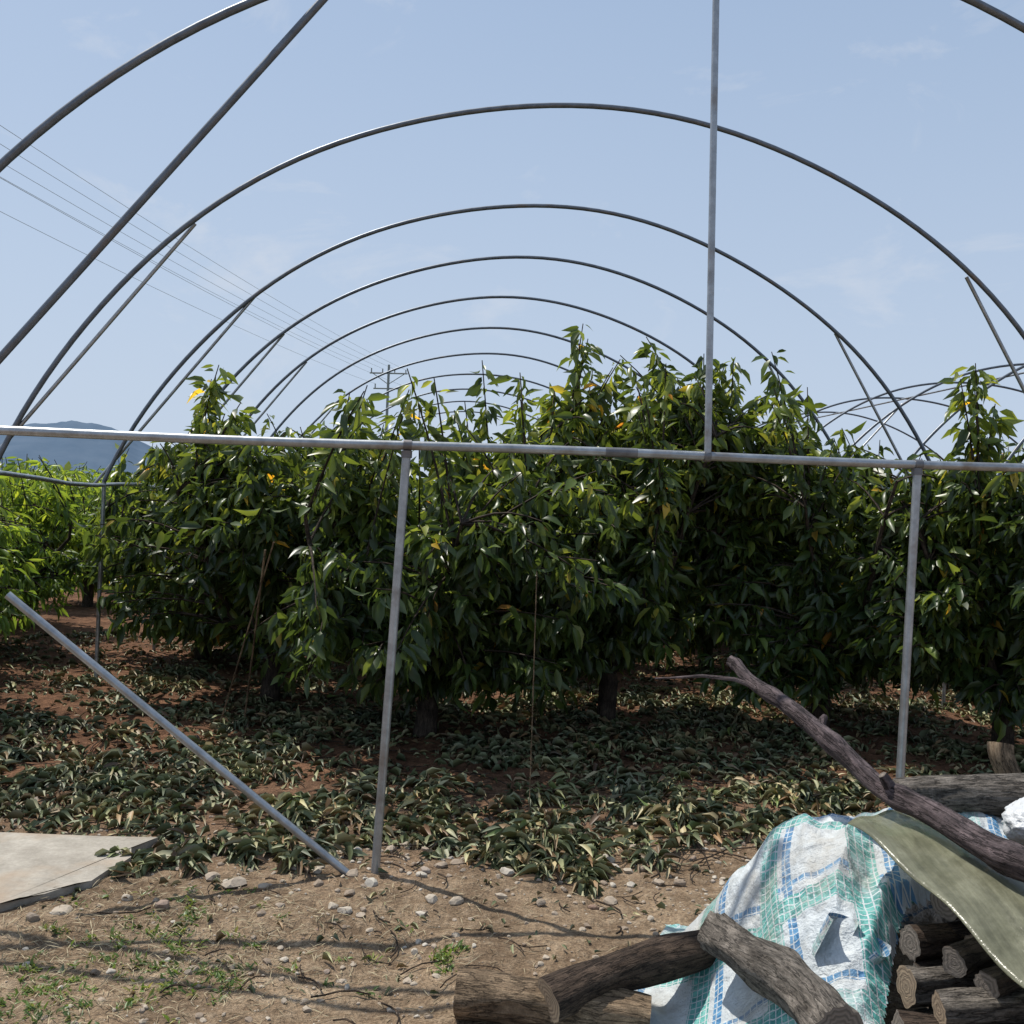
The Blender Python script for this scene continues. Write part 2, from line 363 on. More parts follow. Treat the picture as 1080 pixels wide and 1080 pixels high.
for (x,y) in ((-3.75,7.2),(-4.2,8.8),(-4.0,10.4),(-4.3,12.4),(-6.3,9.5),(-6.4,12.2),(-8.5,12.5),(-4.4,15),(-6.8,15.5),(-9,16),(-5,18.5),(-8,19.5),(-11,19),(-4.4,22),(-7.5,23.5),(-11,23.5)):
    k+=1;place('peach_tree',vp[k%2],x,y,random.uniform(0,6),random.uniform(.96,1.08))
mb=MB();n=40000
cx=rng.uniform(-70,80,900);cy=rng.uniform(28,75,900);ci=rng.integers(0,900,n)
v=nrm(rng.normal(0,1,(n,3)))*rng.uniform(.6,1,(n,1))**.5
Pn=np.stack([cx[ci]+v[:,0]*1.9,cy[ci]+v[:,1]*1.9,1.2+v[:,2]*1.25*(.8+.4*((ci*37)%10)/10)],-1)
Dn=nrm(rng.normal(0,1,(n,3))+[0,0,-.4]);Ln=rng.uniform(.22,.42,n)
leaves(mb,Pn,Dn,Ln,Ln*.5,0);mb.obj('distant_orchard_trees',[M_far])

# hills
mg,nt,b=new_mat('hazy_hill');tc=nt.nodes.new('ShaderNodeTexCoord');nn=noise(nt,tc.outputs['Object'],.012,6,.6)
r=ramp(nt,nn.outputs[0],[(.35,(.085,.125,.18)),(.65,(.105,.145,.20))]);nt.links.new(r.outputs[0],b.inputs['Base Color']);b.inputs['Roughness'].default_value=1;b.inputs['Specular IOR Level'].default_value=0  # distance haze is painted into the bluish base colour
mb=MB();az=np.radians(np.linspace(-60,60,500));rows=[]
for q in range(14):
    t=q/13.;d=2300+900*t
    prof=78+118*np.exp(-((np.degrees(az)+16.2)/3.4)**2)+75*np.exp(-((np.degrees(az)+21)/3.4)**2)+50*np.exp(-((np.degrees(az)+32)/7)**2)+26*fbm(az*26+5,az*0+3,4,4)
    hh=prof*math.sin(min(1,t*1.0)*math.pi/2)*(1+.1*fbm(az*60,np.full_like(az,q*.5),3,6))
    rows.append(np.stack([np.sin(az)*d,np.cos(az)*d,hh-2],-1))
V=np.concatenate(rows);nx=500
i=(np.arange(13)[:,None]*nx+np.arange(nx-1)[None,:]).ravel()
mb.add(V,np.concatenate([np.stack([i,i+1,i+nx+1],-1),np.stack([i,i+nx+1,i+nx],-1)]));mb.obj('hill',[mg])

# ---------------------------------------------------------------- greenhouse frames
def clamp(mb,p,axis_,r=.03,l=.05):
    p=np.array(p,float);a=np.array(axis_,float);a/=np.linalg.norm(a)
    add_tube(mb,[p-a*l/2,p+a*l/2],r,10,0)
def arch(cx,y,R=3.95,zc=.25,zl=1.65,r=.017,parent=None,chord=True,post=True):
    mb=MB();a0=math.asin((zl-zc)/R)
    th=np.linspace(math.pi-a0,a0,70)
    p=np.stack([cx+R*np.cos(th),np.full(70,y)+.02*np.sin(th*5+y),zc+R*np.sin(th)+.009*np.sin(th*9+y*3)],-1)
    add_tube(mb,p,r,10)
    mb.obj('arch',[M_dull],parent=parent)
    xl=R*math.cos(a0)
    if chord:
        mb=MB()
        for s in (-1,1):
            a=math.asin((3.27-zc)/R);add_tube(mb,seg([cx+s*R*math.cos(a),y+.035,3.27],[cx+s*(xl+(.1 if s<0 else -.15)),y+.035,1.62]),.013,8)
        mb.obj('arch_brace',[M_steel],parent=parent)
    if post:
        mb=MB()
        for s in (-1,1): add_tube(mb,seg([cx+s*xl,y,-.2],[cx+s*xl,y,zl+.02]),.017,8)
        mb.obj('side_post',[M_steel],parent=parent)
    return xl
G=empty('greenhouse_frame')
YS=[4.42,6.55,8.78,10.6,12.6,14.8,17.2,19.8,22.4,25,27.6]
CXF=lambda y:1.17+.02*(y-6.5)
for q,y in enumerate(YS): xl=arch(CXF(y)+(.07 if q==0 else 0),y,zc=.21 if q==0 else .25,r=.018 if q==0 else .017,parent=G,chord=(q in(1,2,3,4,6,8)),post=q>0)
mb=MB()
for s in (-1,1):
    pts=[[CXF(y)+s*xl,y,1.64+.02*math.sin(y*2.1)] for y in np.linspace(4.3,28,40)]
    add_tube(mb,pts,.016,8)
mb.obj('side_rail',[M_steel],parent=G)
YF=4.35
def zb_(x): return 1.812+.012*x
mb=MB();add_tube(mb,[[x,YF,zb_(x)+.004*math.sin(x*2.3)] for x in np.linspace(-2.9,4.9,24)],.0195,14)
mb.obj('crossbar',[M_steel],parent=G)
mb=MB();add_tube(mb,seg([.85,YF,zb_(.85)+.003],[.99,YF,zb_(.99)+.003]),.0212,14);clamp(mb,[.002,YF,zb_(0)],[1,0,.012],.025,.035);clamp(mb,[2.265,YF,zb_(2.265)-.003],[1,0,.012],.025,.035);clamp(mb,[1.3,YF,zb_(1.3)],[1,0,.012],.025,.03)
clamp(mb,[2.262,YF,1.805],[0,0,1],.024,.03);clamp(mb,[.0,YF,1.775],[0,0,1],.024,.03);clamp(mb,[-.157,YF+.04,4.0],[1,.2,1.3],.03,.05)
mb.obj('pipe_clamps',[M_clamp],parent=G)
mb=MB()
add_tube(mb,seg([-.062,YF,-.1],[0,YF,1.79]),.0185,12);mb.obj('end_post',[M_steel],parent=G)
mb=MB();add_tube(mb,seg([2.235,YF,-.1],[2.265,YF,1.83]),.0185,12);mb.obj('end_post',[M_steel],parent=G)
mb=MB();add_tube(mb,seg([1.302,YF-.005,1.84],[1.26,YF+.04,4.12]),.0155,12);mb.obj('upright_pole',[M_steel],parent=G)
mb=MB();add_tube(mb,seg([-.157,4.38,4.02],[-2.05,4.38,1.6]),.0165,12);mb.obj('diagonal_brace',[M_dull],parent=G)
mb=MB();add_tube(mb,seg([-.125,YF-.02,-.03],[-1.58,YF-.02,1.13]),.017,12);mb.obj('ground_brace',[M_steel],parent=G)
mb=MB();add_tube(mb,seg([-1.05,7.3,0],[-.85,6.5,1.25]),.007,6);add_tube(mb,seg([-1.2,7.2,0],[-.8,6.5,1.3]),.006,6);mb.obj('support_canes',[M_tanw],parent=G)
mb=MB();add_tube(mb,[[.70,5.2,0],[.695,5.2,.6],[.69,5.22,1.25]],.0028,5);mb.obj('tie_string',[M_tanw],parent=G)
G2=empty('greenhouse_frame')
for q,y in enumerate([7.2,9.3,11.4,13.5,15.7,18,21]): arch(9.0,y,R=3.95,zc=0,zl=1.7,parent=G2,chord=q in (0,1,3))
mb=MB();add_tube(mb,seg([5.43,7,1.72],[5.43,22,1.72],8),.016,8);add_tube(mb,seg([9.0,7,3.92],[9.0,22,3.92],8),.016,8);mb.obj('rail',[M_steel],parent=G2)

# ---------------------------------------------------------------- power line
mb=MB();px,py=-2.5,121.
add_tube(mb,seg([px,py,0],[px,py,18.2]),[.22,.14],8)
add_tube(mb,seg([px-2.2,py+.5,17.2],[px+2.2,py-.5,17.2]),.10,6);add_tube(mb,seg([px-1.7,py+.5,15.4],[px+1.7,py-.5,15.4]),.09,6)
add_tube(mb,seg([px-1.9,py+.4,17.2],[px,py,15.9]),.05,5);add_tube(mb,seg([px+1.9,py-.4,17.2],[px,py,15.9]),.05,5)
for s in (-2,-.7,.7,2): add_tube(mb,seg([px+s,py,17.2],[px+s,py,17.7]),.08,6)
for s in (-1.5,1.5): add_tube(mb,seg([px+s,py,15.4],[px+s,py,15.9]),.08,6)
mg,nt,b=new_mat('pole_concrete');b.inputs['Base Color'].default_value=(.24,.25,.27,1);b.inputs['Roughness'].default_value=.9
U=mb.obj('utility_pole',[mg])
mb=MB()
for s,z in ((-2,17.7),(-.7,17.7),(.7,17.7),(2,17.7),(-1.5,15.9),(1.5,15.9)):
    t=np.linspace(0,1,30)
    a=np.array([px+s,py,z]);e=np.array([-31+s,-16,z+.4])
    p=a+(e-a)*t[:,None];p[:,2]-=1.8*4*t*(1-t)
    add_tube(mb,p,.013,4,caps=False)
mg,nt,b=new_mat('wire');b.inputs['Base Color'].default_value=(.25,.27,.3,1)
mb.obj('power_lines',[mg])

# ---------------------------------------------------------------- leaf litter
mb=MB()
def litter(n,xf,yf,pile,Ls=.075,flat=.3):
    z=gz(xf,yf)+pile
    ang=rng.uniform(0,2*math.pi,n);el=rng.normal(.0,flat,n)
    D=np.stack([np.cos(ang)*np.cos(el),np.sin(ang)*np.cos(el),np.sin(el)],-1)
    L=Ls*rng.uniform(.4,1.35,n)
    leaves(mb,np.stack([xf,yf,z+.008],-1),D,L,L*rng.uniform(.16,.38,n),0,.35,.9,1.2)
n=150000;x=rng.uniform(-4,6,n);y=4.45+rng.uniform(0,1,n)**1.3*7.5
mask=.7*fbm(x*1.5,y*1.5,3,21)+.9*fbm(x*5,y*5,3,31)
dens=sstep(-.05,.22,mask+.03*sstep(4.9,5.8,y)-.06*(y>9)-.08*(x<-2.2))*sstep(4.5,5.3,y)
k_=rng.uniform(0,1,n)<(dens*.58+.07*sstep(4.4,5,y))
x,y=x[k_],y[k_];pile=.035*sstep(0,.25,fbm(x*1.5,y*1.5,3,21))*rng.uniform(0,1,len(x))
litter(len(x),x,y,pile)
# cut shoots lying on the ground, leaves still attached
def cut_shoot(x,y,a,l,h=.03,nl=30,Ls=.085):
    t=rng.uniform(.1,1,nl);bx=x+np.cos(a)*t*l;by=y+np.sin(a)*t*l;bz=gz(bx,by)+h*rng.uniform(.2,1.2,nl)
    aa=a+rng.choice([-1,1],nl)*rng.uniform(.2,1.2,nl);el=rng.normal(-.05,.3,nl)
    D=np.stack([np.cos(aa)*np.cos(el),np.sin(aa)*np.cos(el),np.sin(el)],-1);L=Ls*rng.uniform(.5,1.3,nl)
    leaves(mb,np.stack([bx,by,bz],-1),D,L,L*rng.uniform(.18,.34,nl),0,.45,.8,1.0)
for q in range(400):
    x,y=rng.uniform(-3,4.2),4.55+rng.uniform(0,1)**1.4*4.5
    if fbm(x*1.3,y*1.3,2,77)>-.06: cut_shoot(x,y,rng.uniform(0,6.28),rng.uniform(.2,.55),rng.uniform(.015,.06))
for (cx_,cy_,r_,h_,n_) in ((.67,4.62,.2,.12,14),(.82,4.33,.12,.05,6),(-.48,4.55,.22,.07,12),(-.95,4.5,.2,.05,9),(-.75,4.78,.25,.05,8),(.1,4.95,.2,.05,6),(1.5,5.2,.4,.08,12),(-1.6,5.6,.5,.08,12),(2.3,5.5,.5,.1,12),(-.3,5.3,.4,.07,10),(.5,5.3,.4,.06,8)):
    for q in range(n_):
        cut_shoot(cx_+rng.normal(0,r_*.45),cy_+rng.normal(0,r_*.35),rng.uniform(0,6.28),rng.uniform(.1,.3),h_*rng.uniform(.3,1),30,.085)
n=500;litter(n,rng.uniform(-1.8,2.4,n),rng.uniform(3.3,4.9,n),np.zeros(n),.04)
mb.obj('leaf_litter',[M_litter])
mb=MB()
for k_ in range(320):
    x,y=rng.uniform(-2.5,3),rng.uniform(3.0,7);a=rng.uniform(0,6.28);l=rng.uniform(.03,.2) if y<4.6 else rng.uniform(.1,.7)
    t=np.linspace(-.5,.5,5);X_=x+np.cos(a+t*.6)*t*l;Y_=y+np.sin(a+t*.6)*t*l
    add_tube(mb,np.stack([X_,Y_,gz(X_,Y_)+.014],-1),rng.uniform(.0015,.004),5)
mb.obj('fallen_twigs',[M_brownw])

# ---------------------------------------------------------------- stones
import bmesh
bm=bmesh.new();bmesh.ops.create_icosphere(bm,subdivisions=2,radius=1);iv=np.array([v.co[:] for v in bm.verts]);if_=np.array([[v.index for v in f.verts] for f in bm.faces]);bm.free()
def stones(mb,xy,sz,sink=.3):
    for (x,y),s in zip(xy,sz):
        sc=np.array([1,rng.uniform(.6,1),rng.uniform(.4,.75)])*s;o=rng.uniform(0,99)
        V=iv*(1+.55*fbm(iv[:,0]*1.4+o,iv[:,1]*1.4+iv[:,2]*1.7+o,2,2))[:,None]
        for _ in range(4):
            nn=nrm(rng.normal(0,1,3));d=V@nn;V=V-np.maximum(d-.62,0)[:,None]*nn
        V=V*sc;a=rng.uniform(0,6.28);c,s_=math.cos(a),math.sin(a)
        V=np.stack([V[:,0]*c-V[:,1]*s_,V[:,0]*s_+V[:,1]*c,V[:,2]],-1)
        V+=[x,y,float(gz(np.array(x),np.array(y)))+sc[2]*(1-sink*2)*.6]
        mb.add(V,if_)
mb=MB();n=7000
xy=np.stack([rng.uniform(-2.2,1.8,n),2.7+2.6*rng.uniform(0,1,n)],-1)
keep=rng.uniform(0,1,n)<.2+.8*sstep(-.15,.2,fbm(xy[:,0]*1.7,xy[:,1]*1.7,3,51))
xy=xy[keep];stones(mb,xy,.0025+.016*rng.uniform(0,1,len(xy))**4)
mb.obj('pebbles',[M_stone],smooth=False)
mb=MB()
big=[(.08,3.42,.026),(-.07,4.22,.034),(-.62,4.22,.05),(-.72,4.3,.035),(-.5,4.2,.025),(.3,4.5,.04),(.2,4.62,.03),(-1.2,3.95,.045),(-1.28,3.88,.03),(.45,4.1,.03),(.6,4.0,.022),(-.35,3.6,.02),(-.1,3.9,.022),(.9,4.1,.03),(.75,3.8,.02),(-.9,3.5,.02),(.0,4.7,.035),(.38,4.75,.045),(-1.0,4.08,.03),(.55,3.5,.018),(1.0,4.6,.03),(-.2,3.3,.015),(.25,3.7,.02),(1.15,4.3,.035),(.5,4.35,.035),(-.3,4.35,.028),(.15,4.35,.03),(.25,4.3,.02),(.42,4.6,.03),(1.05,4.45,.025),(.95,4.3,.02),(-.15,4.6,.03)]
for q in range(60): big.append((rng.uniform(-.9,1.3),rng.uniform(3.9,4.9),rng.uniform(.010,.034)))
stones(mb,[(a,b_) for a,b_,_ in big],[c_ for *_,c_ in big],.25)
mb.obj('rocks',[M_stone],smooth=False)

# ---------------------------------------------------------------- weeds
mb=MB()
for (cx_,cy_,n_,r_) in ((-.85,3.6,42,.28),(-.62,3.45,22,.2),(-1.15,3.35,34,.25),(-.7,3.95,20,.3),(-1.05,3.9,14,.25),(.22,3.55,14,.09),(-.9,3.2,20,.25),(1.1,4.9,8,.3),(-1.25,3.1,16,.25),(-.3,3.6,10,.4)):
    for q in range(n_):
        x=cx_+rng.normal(0,r_*.5);y=cy_+rng.normal(0,r_*.5);m_=rng.integers(8,20)
        a=rng.uniform(0,6.28,m_);el=rng.uniform(.15,1.2,m_)
        D=np.stack([np.cos(a)*np.cos(el),np.sin(a)*np.cos(el),np.sin(el)],-1)
        P0=np.tile([x,y,float(gz(np.array(x),np.array(y)))],(m_,1))+np.stack([rng.normal(0,.015,m_),rng.normal(0,.015,m_),np.zeros(m_)],-1)
        L=rng.uniform(.008,.034,m_);leaves(mb,P0,D,L,L*rng.uniform(.12,.45,m_),0,.4,.2)
mb.obj('weeds',[M_weed])
mb=MB();n=3200;x=-.8+rng.normal(0,.6,n);y=3.65+rng.normal(0,.4,n);a=rng.uniform(0,6.28,n);el=rng.normal(.12,.2,n)
D=np.stack([np.cos(a)*np.cos(el),np.sin(a)*np.cos(el),np.sin(el)],-1);L=rng.uniform(.02,.08,n)
leaves(mb,np.stack([x,y,gz(x,y)+.006],-1),D,L,np.full(n,.003),0,.2,.2)
mg,nt,b=new_mat('straw');g=nt.nodes.new('ShaderNodeNewGeometry');r=ramp(nt,g.outputs['Random Per Island'],[(0,(.2,.15,.09)),(1,(.45,.38,.24))]);nt.links.new(r.outputs[0],b.inputs['Base Color']);b.inputs['Roughness'].default_value=.8
mb.obj('dry_grass',[mg])

# ---------------------------------------------------------------- concrete slab
def prism(mb,poly,z0,z1,m=0):
    n=len(poly);V=[[x,y,z1] for x,y in poly]+[[x,y,z0] for x,y in poly]
    F=[[0,i,i+1] for i in range(1,n-1)]
    for i in range(n):
        j=(i+1)%n;F+=[[i,i+n,j+n],[i,j+n,j]]
    mb.add(V,F,m)
pl=[(-1.46,3.93),(-1.38,4.02),(-1.3,4.06),(-1.22,4.17),(-1.17,4.2),(-1.14,4.33),(-1.11,4.4),(-1.09,4.48),(-1.12,4.6),(-1.04,4.74),(-1.3,4.75),(-1.7,4.79),(-2.7,4.82),(-2.7,3.9),(-1.9,3.88)]
mb=MB();prism(mb,pl,-.1,.022)
mb.obj('concrete_slab',[M_conc],smooth=False)

# ---------------------------------------------------------------- wood pile
def log(name,a,b_,r0,r1,bark,end,seed,bend=.01,bmp=.28,sides=36,rings=44,parent=None):
    mb=MB();t=np.linspace(0,1,rings)[:,None];a=np.array(a,float);b_=np.array(b_,float)
    p=a+(b_-a)*t;p[:,2]+=bend*np.sin(t[:,0]*math.pi);p[:,0]+=bend*np.sin(t[:,0]*7+seed)
    r=np.linspace(r0,r1,rings)*(1+.05*np.sin(np.linspace(0,9,rings)+seed))
    add_tube(mb,p,r,sides,0,1,True,bmp,seed);return mb.obj(name,[bark,end],parent=parent)
W=empty('firewood_pile')
log('log_tan',(.215,3.13,.075),(.78,3.0,.045),.070,.064,M_tanw,M_end,1,bmp=.5,parent=W)
log('log_brown',(.47,2.99,.11),(1.10,3.23,.18),.060,.064,M_brownw,M_end,2,.015,.35,parent=W)
log('log_gray_front',(1.00,3.03,.30),(1.11,2.38,.32),.060,.066,M_grayw,M_endg,3,.012,.75,parent=W)
log('log_gray_back',(1.62,3.14,.69),(2.35,3.05,.72),.055,.07,M_grayw,M_endg,4,.01,.5,parent=W)
log('log_upright',(2.05,3.2,.6),(2.03,3.25,.84),.045,.04,M_tanw,M_end,5,parent=W)
log('log_top',(1.95,2.95,.73),(2.6,2.9,.78),.05,.05,M_grayw,M_endg,15,parent=W)
st=[(1.50,2.66,.53,.045),(1.56,2.58,.41,.06),(1.47,2.50,.27,.065),(1.60,2.42,.15,.07),(1.50,2.36,.03,.07),(1.62,2.30,.30,.06),(1.58,2.22,.42,.045),(1.72,2.55,.56,.05),(1.62,2.75,.42,.06),(1.66,2.7,.28,.06),(1.5,2.72,.12,.07),(1.6,2.2,.08,.06),
 (1.40,2.64,.43,.042),(1.33,2.53,.36,.048),(1.43,2.47,.45,.036),(1.27,2.40,.31,.045),(1.36,2.37,.38,.04),(1.43,2.60,.33,.05),(1.35,2.48,.24,.055),(1.29,2.36,.2,.05),(1.45,2.36,.44,.035),(1.40,2.28,.30,.05)]
for i_,(x,y,z,r_) in enumerate(st):
    log('log_stacked_%d'%i_,(x,y,z),(x+rng.uniform(.5,.9),y+rng.uniform(-.2,.35),z+rng.uniform(-.06,.06)),r_,r_*rng.uniform(.9,1.1),[M_brownw,M_grayw,M_trunk][i_%3],[M_endg,M_end,M_endg][i_%3],20+i_,.015,.8,30,22,parent=W)
mb=MB()
bp=np.array([[1.22,3.68,1.035],[1.24,3.62,1.0],[1.27,3.48,.975],[1.32,3.32,.93],[1.37,3.15,.87],[1.43,2.98,.80],[1.475,2.86,.755],[1.53,2.68,.735],[1.60,2.45,.72],[1.72,2.1,.70],[1.8,1.9,.69]])
NB=110
tt=np.linspace(0,len(bp)-1,NB);bp2=np.stack([np.interp(tt,np.arange(len(bp)),bp[:,c_]) for c_ in range(3)],-1)
kern=np.ones(9)/9
for c_ in range(3): bp2[4:-4,c_]=np.convolve(bp2[:,c_],kern,'valid')
bp2[:,2]+=.007*np.sin(np.linspace(0,22,NB));bp2[:,0]+=.005*np.sin(np.linspace(0,31,NB))
rr=np.linspace(.019,.042,NB)*(1+.18*np.maximum(0,np.sin(np.linspace(0,34,NB)))**5)
add_tube(mb,bp2,rr,28,0,1,True,.5,77)
tw=np.array([[1.27,3.5,.965],[1.2,3.56,.985],[1.1,3.62,.985],[1.0,3.68,.965],[.95,3.72,.955]]);add_tube(mb,tw,[.011,.008,.006,.004,.003],8,0)
add_tube(mb,[[1.36,3.18,.88],[1.38,3.2,.92],[1.39,3.21,.925]],[.018,.013,.011],10,0,1)
add_tube(mb,[[1.46,2.88,.78],[1.43,2.87,.82],[1.425,2.87,.826]],[.02,.015,.012],10,0,1)
mb.obj('branch',[M_purple,M_endg],parent=W)

# tarp
mg,nt,b=new_mat('woven_tarp')
at=N(nt,'ShaderNodeAttribute',attribute_name='pcoord')
sp=nt.nodes.new('ShaderNodeSeparateXYZ');nt.links.new(at.outputs['Vector'],sp.inputs[0])
def M(op,a,b_=None,c_=None):
    n=N(nt,'ShaderNodeMath',operation=op)
    for s,v in zip(n.inputs,(a,b_,c_)):
        if v is None: continue
        if isinstance(v,(int,float)): s.default_value=v
        else: nt.links.new(v,s)
    return n.outputs[0]
def cells(s,per,duty):
    f=M('FRACT',M('DIVIDE',s,per));return M('LESS_THAN',f,duty)
def band(s,per,lo,hi):
    f=M('FRACT',M('DIVIDE',s,per));return M('MULTIPLY',M('GREATER_THAN',f,lo),M('LESS_THAN',f,hi))
u,v=sp.outputs[0],sp.outputs[1]
grid=M('MULTIPLY',cells(u,.0225,.84),cells(v,.0225,.84))
teal=M('MAXIMUM',band(u,.315,.05,.31),band(v,.36,.1,.33))
blue=M('MAXIMUM',band(u,.315,.38,.5),band(v,.36,.42,.48))
pn=noise(nt,at.outputs['Vector'],2.6,2,.5)
pr=ramp(nt,pn.outputs[0],[(.44,(0,0,0)),(.48,(1,1,1))]).outputs[0]
wv=noise(nt,at.outputs['Vector'],9,4,.6);blk=N(nt,'ShaderNodeTexVoronoi');blk.inputs['Scale'].default_value=46;nt.links.new(at.outputs['Vector'],blk.inputs['Vector'])
white=ramp(nt,wv.outputs[0],[(.3,(.38,.42,.45)),(.55,(.56,.60,.62)),(.8,(.64,.67,.68))]).outputs[0]
tealc=ramp(nt,blk.outputs['Color'],[(.1,(.03,.22,.21)),(.5,(.07,.36,.33)),(.9,(.17,.46,.42))]).outputs[0]
bluec=ramp(nt,blk.outputs['Color'],[(.1,(.04,.16,.34)),(.9,(.12,.30,.50))]).outputs[0]
c=mixc(nt,M('MULTIPLY',M('MULTIPLY',teal,grid),M('MULTIPLY_ADD',pr,.45,.5)),white,tealc)
c=mixc(nt,M('MULTIPLY',M('MULTIPLY',blue,grid),M('SUBTRACT',1,teal)),c,bluec)
dirt=noise(nt,at.outputs['Vector'],4,6,.7)
df=ramp(nt,dirt.outputs[0],[(.46,(0,0,0)),(.72,(.75,.75,.75))]).outputs[0]
c=mixc(nt,df,c,(.30,.26,.20))
nt.links.new(c,b.inputs['Base Color']);b.inputs['Roughness'].default_value=.45
bn=noise(nt,at.outputs['Vector'],14,6,.65);bump(nt,b,bn.outputs[0],.9,.03)
M_tarp=mg
def tarp_h(x,y):
    left=sstep(.86,1.36,x+.08*fbm(x*0+3,y*3,2,2))
    back=1-sstep(3.2,3.72,y+.1*fbm(x*3,y*0,2,4))
    front=.34+.66*sstep(2.3,3.05,y)
    h=.60*left*back*front
    w=np.clip(h*4,.3,1)
    rid=.5-np.abs(fbm(x*2.2+y*1.2,y*1.0-x*.8,2,12))*4
    h=h+w*(.035*rid+.028*fbm(x*6,y*6,3,15)+.02*(.5-np.abs(fbm(x*9-y*4,y*6,2,19))*5)+.008*(.5-np.abs(fbm(x*22+y*9,y*17,2,29))*5))
    h=h+.009*np.sin((x*1.3-y)*26+4*fbm(x*3,y*3,2,5))*np.clip(1-left*.6,0,1)*left
    return np.maximum(h,0)+gz(x,y)+.02
dx=.0065
xx=np.arange(.4,2.15,dx);yy=np.arange(2.2,3.85,dx);X,Y=np.meshgrid(xx,yy);Z=tarp_h(X,Y)
dux=np.hypot(dx,np.diff(Z,axis=1));U_=np.concatenate([np.zeros((len(yy),1)),np.cumsum(dux,1)],1)
dvy=np.hypot(dx,np.diff(Z,axis=0));V_=np.concatenate([np.zeros((1,len(xx))),np.cumsum(dvy,0)],0)
def smooth(a,n=60):
    k_=np.ones(n)/n;p=np.pad(a,((n//2,n-1-n//2),(0,0)),mode='edge')
    return np.apply_along_axis(lambda q:np.convolve(q,k_,'valid'),0,p)
U_=smooth(U_);V_=smooth(V_.T).T
U_=U_+.03*fbm(X*2.5,Y*2.5,2,61);V_=V_+.03*fbm(X*2.5,Y*2.5,2,71)
ca,sa=math.cos(.5),math.sin(.5);A=np.stack([U_*ca-V_*sa+5,U_*sa+V_*ca+5,X*0],-1)
xlft=np.interp(Y,[2.2,2.8,3.1,3.5,3.75],[.4,.42,.50,.92,1.02])+.06*fbm(X*0,Y*4,2,33)
xr=np.interp(Y,[2.2,2.5,2.68,2.8,2.95],[1.18,1.27,1.40,1.5,2.1])+.10*fbm(X*0+2,Y*5,2,35)
ok=(X>xlft)&(X<xr)&(Y<3.78+.1*fbm(X*5,Y*0,3,3))
nx=len(xx);idx=(np.arange(len(yy)-1)[:,None]*nx+np.arange(nx-1)[None,:])
kq=ok[:-1,:-1]&ok[1:,1:]&ok[1:,:-1]&ok[:-1,1:];i=idx[kq]
edge=sstep(.09,0,xr-X)*(X<1.6)*(Y<2.86)
Z=Z-.07*edge
mb=MB();mb.add(np.stack([X,Y,Z],-1).reshape(-1,3),np.concatenate([np.stack([i,i+1,i+nx+1],-1),np.stack([i,i+nx+1,i+nx],-1)]),0,A.reshape(-1,3))
def curl(c0,ax,r0,ln,turns,seed):
    nu,nv=30,14;ax=nrm(np.array(ax,float));e1=nrm(np.cross(ax,[0,0,1.]));e2=np.cross(e1,ax)
    V=[];A_=[]
    for a in range(nu):
        th=a/(nu-1)*turns*2*math.pi+seed;rad=r0*(1-.45*a/(nu-1))
        for q in range(nv):
            s=(q/(nv-1)-.5)*ln*(1-.35*abs(math.sin(a*.1+seed)))
            V.append(np.array(c0)+ax*s+e1*math.cos(th)*rad+e2*math.sin(th)*rad);A_.append([a*.012+seed,s+3,0])
    F_=[]
    for a in range(nu-1):
        for q in range(nv-1):
            k0=a*nv+q;F_+=[[k0,k0+1,k0+nv+1],[k0,k0+nv+1,k0+nv]]
    return np.array(V),np.array(F_),np.array(A_)
for args in (((1.25,2.74,.40),(.3,-.3,1),.055,.15,.65,.4),((1.31,2.68,.37),(.5,-.4,.8),.04,.13,.7,2.0)):
    V,F,A_=curl(*args);mb.add(V,F,0,A_)
mb.obj('woven_plastic_tarp',[M_tarp])

# translucent fibreglass sheet
mg,nt,b=new_mat('fiberglass_sheet');tc=nt.nodes.new('ShaderNodeTexCoord');n=noise(nt,tc.outputs['Object'],9,6,.7)
mp=nt.nodes.new('ShaderNodeMapping');mp.inputs['Scale'].default_value=(6,.6,1);nt.links.new(tc.outputs['Object'],mp.inputs[0]);n2=noise(nt,mp.outputs[0],9,5,.7)
r=ramp(nt,n.outputs[0],[(.3,(.13,.13,.085)),(.7,(.33,.325,.235))])
c=mixc(nt,.6,r.outputs[0],ramp(nt,n2.outputs[0],[(.35,(.55,.55,.55)),(.65,(1.4,1.4,1.4))]).outputs[0],'MULTIPLY')
nt.links.new(c,b.inputs['Base Color']);b.inputs['Roughness'].default_value=.22
bump(nt,b,n.outputs[0],.4,.012)
t=nt.nodes.new('ShaderNodeBsdfTranslucent');t.inputs[0].default_value=(.32,.32,.22,1);tr=nt.nodes.new('ShaderNodeBsdfTransparent');tr.inputs[0].default_value=(.8,.82,.68,1)
m1=nt.nodes.new('ShaderNodeMixShader');m1.inputs[0].default_value=.25;m2=nt.nodes.new('ShaderNodeMixShader');m2.inputs[0].default_value=.3
nt.links.new(b.outputs[0],m1.inputs[1]);nt.links.new(t.outputs[0],m1.inputs[2]);nt.links.new(m1.outputs[0],m2.inputs[1]);nt.links.new(tr.outputs[0],m2.inputs[2]);nt.links.new(m2.outputs[0],nt.nodes['Material Output'].inputs[0])
A0,B0,C0,D0=[np.array(q) for q in ((1.33,2.88,.68),(1.58,2.98,.68),(1.9,2.1,.65),(1.46,2.0,.51))]
nu,nv=24,40;mb=MB();V=[]
for a in range(nu):
    for q in range(nv):
        s,t_=a/(nu-1),q/(nv-1);p=(A0*(1-s)+B0*s)*(1-t_)+(D0*(1-s)+C0*s)*t_
        p=p+[0,0,.018*math.sin(s*math.pi)+.012*math.sin(t_*6)+.006*math.sin(s*12+t_*4)+.01*math.sin(t_*15)*(1-s)**2];V.append(p)
V=np.array(V);F=[]
